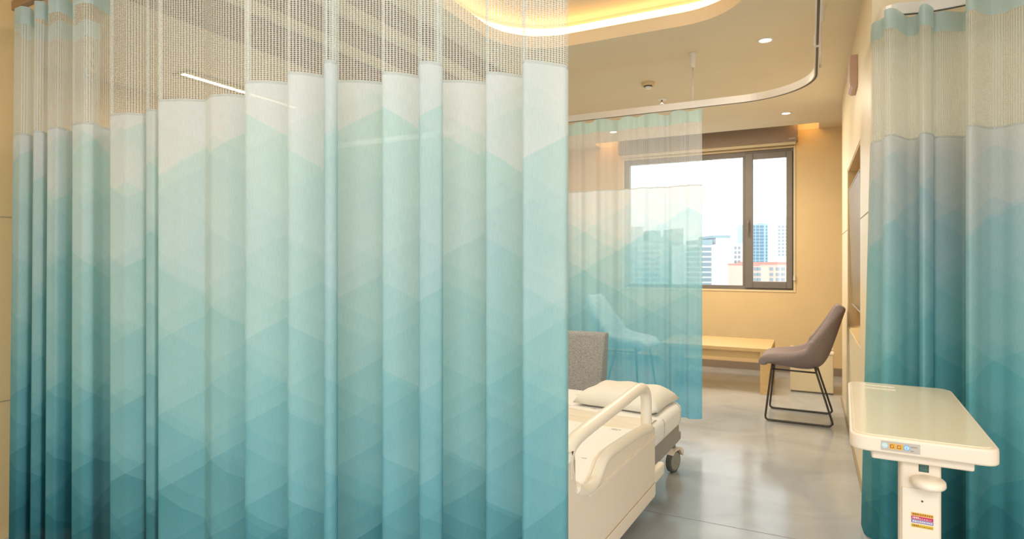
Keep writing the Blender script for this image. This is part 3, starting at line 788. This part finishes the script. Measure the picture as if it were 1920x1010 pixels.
pl.location = (pw.x, pw.y, MZ - .001); pl.rotation_euler = (0, 0, -PHI - .04)

# ------------------------------------------------------------------ overbed table
k = .5
FL, NL, NR, FR = [Vector((P(px, HY, k * FOC / (py - HY)).x, P(px, HY, k * FOC / (py - HY)).y)) for px, py in ((1588, 714), (1593, 811), (1880, 844), (1783, 727))]
ctr = (FL + NL + NR + FR) / 4; ld = ((FL - NL) + (FR - NR)).normalized(); ang = math.atan2(ld.y, ld.x) - PI / 2
ot = thing('overbed_table', 'cream overbed table on a single column in front of the right curtain', 'table', (ctr.x, ctr.y, 0), ang)
Li = Matrix.Rotation(-ang, 2)
q = [Li @ (p - ctr) for p in (NL, NR, FR, FL)]
# make the outline a true rounded rectangle of the measured size
hw = ((q[1] - q[0]).length + (q[2] - q[3]).length) / 4 * .985; hl = ((q[3] - q[0]).length + (q[2] - q[1]).length) / 4
def oct_(hw, hl, c):
    out = []
    for (sx, sy) in ((1, -1), (1, 1), (-1, 1), (-1, -1)):
        a, b2 = Vector((sx * hw, sy * (hl - c))), Vector((sx * (hw - c), sy * hl)); m_ = Vector((sx * hw, sy * hl))
        pts = [a.lerp(m_, t).lerp(m_.lerp(b2, t), t) for t in (0, .25, .5, .75, 1)]
        if sx * sy < 0: pts = pts[::-1]
        out += [tuple(p) for p in pts]
    return out
o8 = oct_(hw, hl, .045)
def shear(p):   # the near end leans a little, as the picture shows the top slightly skewed
    return p
bm = NB(); prism(bm, o8, .702, .748, 'z'); obj('tabletop', bm, M['cream'], ot, bevel=.007)
bm = NB(); prism(bm, oct_(hw - .012, hl - .012, .04), .7478, .7505, 'z'); obj('top_laminate', bm, M['table'], ot, bevel=.001)
bm = NB(); box(bm, -hw + .055, hw - .055, -hl + .025, hl - .30, .676, .702); obj('under_tray', bm, M['cream'], ot, bevel=.006)
cyy = -hl + .085
bm = NB(); prism(bm, rrect(-.050, .050, cyy - .035, cyy + .035, .012, 4), .09, .676, 'z'); col_ = obj('column', bm, M['cream'], ot, bevel=.002)
bm = NB(); prism(bm, rrect(-.044, .044, cyy - .039, cyy - .034, .002, 2), .12, .60, 'z'); obj('column_cover', bm, M['creamlite'], col_)
bm = NB(); bmesh.ops.create_uvsphere(bm, u_segments=24, v_segments=14, radius=1)
for v_ in bm.verts: v_.co = Vector((v_.co.x * .043 + .017, cyy - .045 + v_.co.y * .052, .622 + v_.co.z * .016 + (.006 if v_.co.z > 0 else 0)))
obj('height_lever', bm, M['creamlite'], ot, smooth=True)
fy = cyy - .0355
bm = NB(); box(bm, -.004, .020, fy - .0006, fy, .650, .672); lb = obj('rating_label', bm, M['darkgreen'], col_)
bm = NB()
for i in range(4): box(bm, -.001, .017, fy - .0010, fy - .0006, .6535 + i * .0045, .655 + i * .0045)
obj('label_lines', bm, M['greenline'], lb)
bm = NB(); lathe(bm, [(.0028, cyy - .0392), (.0028, cyy - .0396)], 12, 'y', center=(.004, 0, .567)); obj('screw_hole', bm, M['dark'], col_)
wl_ = NB()
fy2 = cyy - .0392
stk = None
for i, (mm, z) in enumerate((('orange', .5230), ('magenta', .5130), ('purple', .5030), ('mustard', .4905))):
    bm = NB(); box(bm, -.022, .030, fy2 - .0006, fy2 + .0002, z, z + .009)
    s_ = obj('warning_sticker', bm, M[mm], col_); s_['label'] = {'orange': 'orange', 'magenta': 'magenta', 'purple': 'purple', 'mustard': 'mustard yellow'}[mm] + ' band of the warning sticker'
    bm = NB(); xs = -.019
    rnd = random.Random(i)
    while xs < .026:
        w_ = rnd.uniform(.0015, .004); h_ = .0045 if (i in (0, 2) or xs < -.005) else .002
        box(bm, xs, xs + w_, fy2 - .0010, fy2 - .0006, z + .0025, z + .0025 + h_); xs += w_ + .0014
        if i in (0, 1) and xs > -.002: xs += .001
    obj('sticker_print', bm, M['white'] if i in (1, 2) else M['brownmark'], s_)
# strip of icons on the near edge
ey = -hl - .0004
bm = NB(); box(bm, -.098, -.005, ey - .0008, ey + .001, .7115, .7385); ist = obj('instruction_strip', bm, M['silver'], ot)
def disc(cx, cz, r, m_, dy=0, nm='icon'):
    bm = NB(); lathe(bm, [(r, ey - .0008 - dy), (r, ey - .0014 - dy)], 20, 'y', center=(cx, 0, cz)); return obj(nm, bm, M[m_], ist)
def rect(x0, x1, z0, z1, m_, dy=0, nm='icon'):
    bm = NB(); box(bm, x0, x1, ey - .0014 - dy, ey - .0006 - dy, z0, z1); return obj(nm, bm, M[m_], ist)
disc(-.089, .7255, .0075, 'paleblue'); rect(-.0925, -.0855, .7240, .7270, 'white', .0006)
rect(-.0775, -.0625, .7175, .7330, 'orange'); rect(-.0605, -.0455, .7175, .7330, 'orange')
for x_ in (-.0730, -.0560):
    bm = NB()
    for (a, b2, c_, d_) in ((-.003, .006, .7285, .7300), (-.003, .006, .7205, .7220), (-.003, -.0015, .7205, .7300), (.0045, .006, .7205, .7265)): box(bm, x_ + a, x_ + b2, ey - .0018, ey - .0013, c_, d_)
    obj('icon_outline', bm, M['brownmark'], ist)
disc(-.0365, .7255, .0080, 'blue'); disc(-.0365, .7255, .0058, 'paleblue', .0005); rect(-.0376, -.0354, .7220, .7290, 'blue', .0012)
bm = NB()
rnd = random.Random(3)
for (z, n_) in ((.7285, 7), (.7170, 3)):
    xs = -.027
    for i in range(n_):
        w_ = rnd.uniform(.0012, .0026); box(bm, xs, xs + w_, ey - .0012, ey - .0007, z, z + .0018); xs += w_ + .0006
obj('small_print', bm, M['brownmark'], ist)
# foot of the table
bm = NB(); prism(bm, rrect(-.045, .045, cyy - .03, hl - .12, .02, 4), .045, .09, 'z'); obj('base_beam', bm, M['cream'], ot, bevel=.006)
for yy in (cyy, hl - .16):
    bm = NB(); prism(bm, rrect(-.17, .17, yy - .03, yy + .03, .02, 4), .05, .085, 'z'); obj('base_bar', bm, M['cream'], ot, bevel=.005)
    for sx in (-1, 1):
        bm = NB(); lathe(bm, [(.022, -.01), (.025, -.007), (.025, .007), (.022, .01)], 18, 'x', center=(sx * .14, yy, .025)); obj('castor', bm, M['rubber'], ot)
# two white highlights modelled as thin rods at the far left corner
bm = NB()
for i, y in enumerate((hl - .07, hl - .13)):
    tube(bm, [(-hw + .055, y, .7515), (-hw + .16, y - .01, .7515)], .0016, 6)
obj('top_highlight', bm, M['white'], ot)

# ------------------------------------------------------------------ city beyond the glass
bm = NB(); box(bm, -700, 500, 30, 900, -30.5, -30); struct('ground_outside', bm, mat('city_ground', (.6, .58, .55, 1), .9))
CM = {'white': mat('white_render', (.84, .85, .86, 1), .8), 'beige': mat('beige_render', (.84, .78, .72, 1), .8), 'bluegl': mat('blue_curtain_wall', (.45, .62, .72, 1), .5),
      'pink': mat('pink_render', (.86, .60, .50, 1), .8), 'roof': mat('red_roof', (.70, .30, .25, 1), .8), 'win': mat('city_window', (.30, .37, .42, 1), .4),
      'winb': mat('blue_city_window', (.15, .28, .40, 1), .4), 'roofgrey': mat('roof_grey_blue', (.35, .47, .52, 1), .7), 'green': mat('grey_green_render', (.52, .60, .58, 1), .8)}
def building(label, d, x0, x1, ytop, wallm, winm, rects, extra=(), dep=18, bulge=None):
    b0 = P((x0 + x1) / 2, HY, d)
    o = thing('building', label, 'building', (b0.x, b0.y, -30), TH)
    s = d / FOC; w = (x1 - x0) / 2 * s; top = EYE + (HY - ytop) * s + 30
    X = lambda px: (px - (x0 + x1) / 2) * s
    Z = lambda py: EYE + (HY - py) * s + 30
    bm = NB(); box(bm, -w, w, 0, dep, 0, top); wl2 = obj('wall', bm, CM[wallm], o)
    for r in rects:
        bm = NB(); box(bm, X(r[0]), X(r[1]), -.25, .02, Z(r[3]), Z(r[2])); obj('window', bm, CM[winm], o)
    for (nm, a, b2, yt, yb, m_) in extra:
        bm = NB(); box(bm, X(a), X(b2), -.4, dep + .4, Z(yb), Z(yt)); obj(nm, bm, CM[m_], o)
    return o
rows = [(463.5 + i * 9.6) for i in range(9)]
building('white office block with long window bands behind the left pane', 240, 1282, 1366, 459, 'white', 'win',
         [(c0, c1, y, y + 6.2) for y in rows for (c0, c1) in ((1288, 1312), (1316, 1334), (1338, 1360))],
         [('rooftop_screen', 1337, 1369, 441, 446, 'roofgrey'), ('plant_room', 1342, 1362, 446, 459, 'white'), ('rooftop_tank', 1312, 1335, 449, 459, 'roofgrey')])
building('beige apartment block with small square windows beside the mullion', 210, 1366, 1402, 456, 'white', 'win',
         [(c, c + 3.6, y, y + 5) for y in (462, 470.5, 479, 488, 496) for c in (1377, 1384)] + [(c, c + 5.5, y, y + 5) for y in (503, 513, 523, 533) for c in (1375, 1384)] + [(1369, 1371, y, y + 4) for y in (513, 523)])
building('pale slim tower far behind the apartment block', 420, 1378, 1391, 420, 'white', 'win', [(1383, 1386, y, y + 3) for y in (426, 434, 442, 450)], [('spire', 1386, 1388.5, 412, 420, 'white')])
building('blue glazed office tower in the narrow sash', 300, 1408, 1440, 419, 'bluegl', 'winb',
         [(c0, c1, y, y + 4) for y in [422.5 + i * 6 for i in range(12)] for (c0, c1) in ((1412, 1416), (1418, 1423), (1425, 1432), (1436, 1438.5))], [('rooftop_screen', 1420, 1434, 414, 419, 'white')])
building('white residential tower at the right of the narrow sash', 330, 1444, 1486, 418, 'white', 'win',
         [(c, c + 4, y, y + 3.6) for y in [423 + i * 6.6 for i in range(9)] for c in (1459, 1466, 1473)], [('setback', 1457, 1486, 405, 418, 'white')])
building('low pink building with a red roof at the foot of the towers', 190, 1404, 1496, 494, 'pink', 'win',
         [(c, c + 6, y, y + 5.5) for y in (501, 511.5, 521, 531) for c in (1413, 1420, 1443, 1455, 1465, 1475)], [('roof', 1424, 1497, 491, 495, 'roof'), ('low_roof', 1403, 1424, 494.5, 497, 'roof')])
building('grey green office block seen faintly through the bed curtain', 230, 1176, 1242, 452, 'green', 'win',
         [(c, c + 16, y, y + 5) for y in [462 + i * 10 for i in range(8)] for c in (1180, 1200, 1220)], [('plant_room', 1180, 1206, 425, 452, 'green'), ('rooftop_screen', 1216, 1238, 432, 452, 'green')])
building('tall grey green block seen through the middle of the bed curtain', 260, 1250, 1281, 442, 'green', 'win',
         [(c, c + 8, y, y + 5) for y in [452 + i * 10 for i in range(9)] for c in (1254, 1266)], [('plant_room', 1264, 1281, 428, 442, 'green')])
building('far grey block between the two grey green blocks', 300, 1240, 1254, 446, 'green', 'win', [(1243, 1249, y, y + 4) for y in (452, 462, 472, 482, 492)])

# ------------------------------------------------------------------ light
w = bpy.data.worlds.new('sky'); bpy.context.scene.world = w; w.use_nodes = True
w.node_tree.nodes['Background'].inputs[0].default_value = (.93, .97, 1.0, 1); w.node_tree.nodes['Background'].inputs[1].default_value = 2.6
# added area fills without fittings, for the near bay, recess and bays beyond
WARM = (1, .84, .62)
light('AREA', 'bay_fill', (.25, -1.3, CEIL - .03), 92, (.96, .98, 1), 2.0, sy=1.6)  # unseen fill from the viewer's side onto the near curtain
light('AREA', 'recess_fill', (-1.1, 1.8, CEIL + .15), 26, (1, .93, .82), 1.0, sy=1.2)  # unseen fill brightening the bed and floor
light('AREA', 'bay_fill_far', (-3.6, 3.6, CEIL - .05), 60, (1, .88, .70), .8, sy=1.4)  # unseen backlight added behind the near curtain
light('AREA', 'bay_fill_bed', (-1.0, 5.7, CEIL - .03), 60, (1, .88, .70), .9, sy=.9)  # unseen fill between the bed curtain and the window
light('AREA', 'slot_lamp_right', (-.03, 7.12, CEIL + .07), .55, (1, .55, .15), .18, (PI / 2, 0, 0), .06)
light('AREA', 'slot_lamp_left', (-2.30, 7.12, CEIL + .07), .55, (1, .55, .15), .18, (PI / 2, 0, 0), .06)
vs = bpy.context.scene.view_settings
bpy.context.scene.display_settings.display_device = 'sRGB'
vs.view_transform = 'Standard'; vs.look = 'None'; vs.gamma = 1; vs.use_curve_mapping = False; vs.exposure = -.15
cy = bpy.context.scene.cycles
cy.max_bounces = 10; cy.transparent_max_bounces = 24; cy.use_denoising = True; cy.sample_clamp_indirect = 6
cy.caustics_reflective = False; cy.caustics_refractive = False
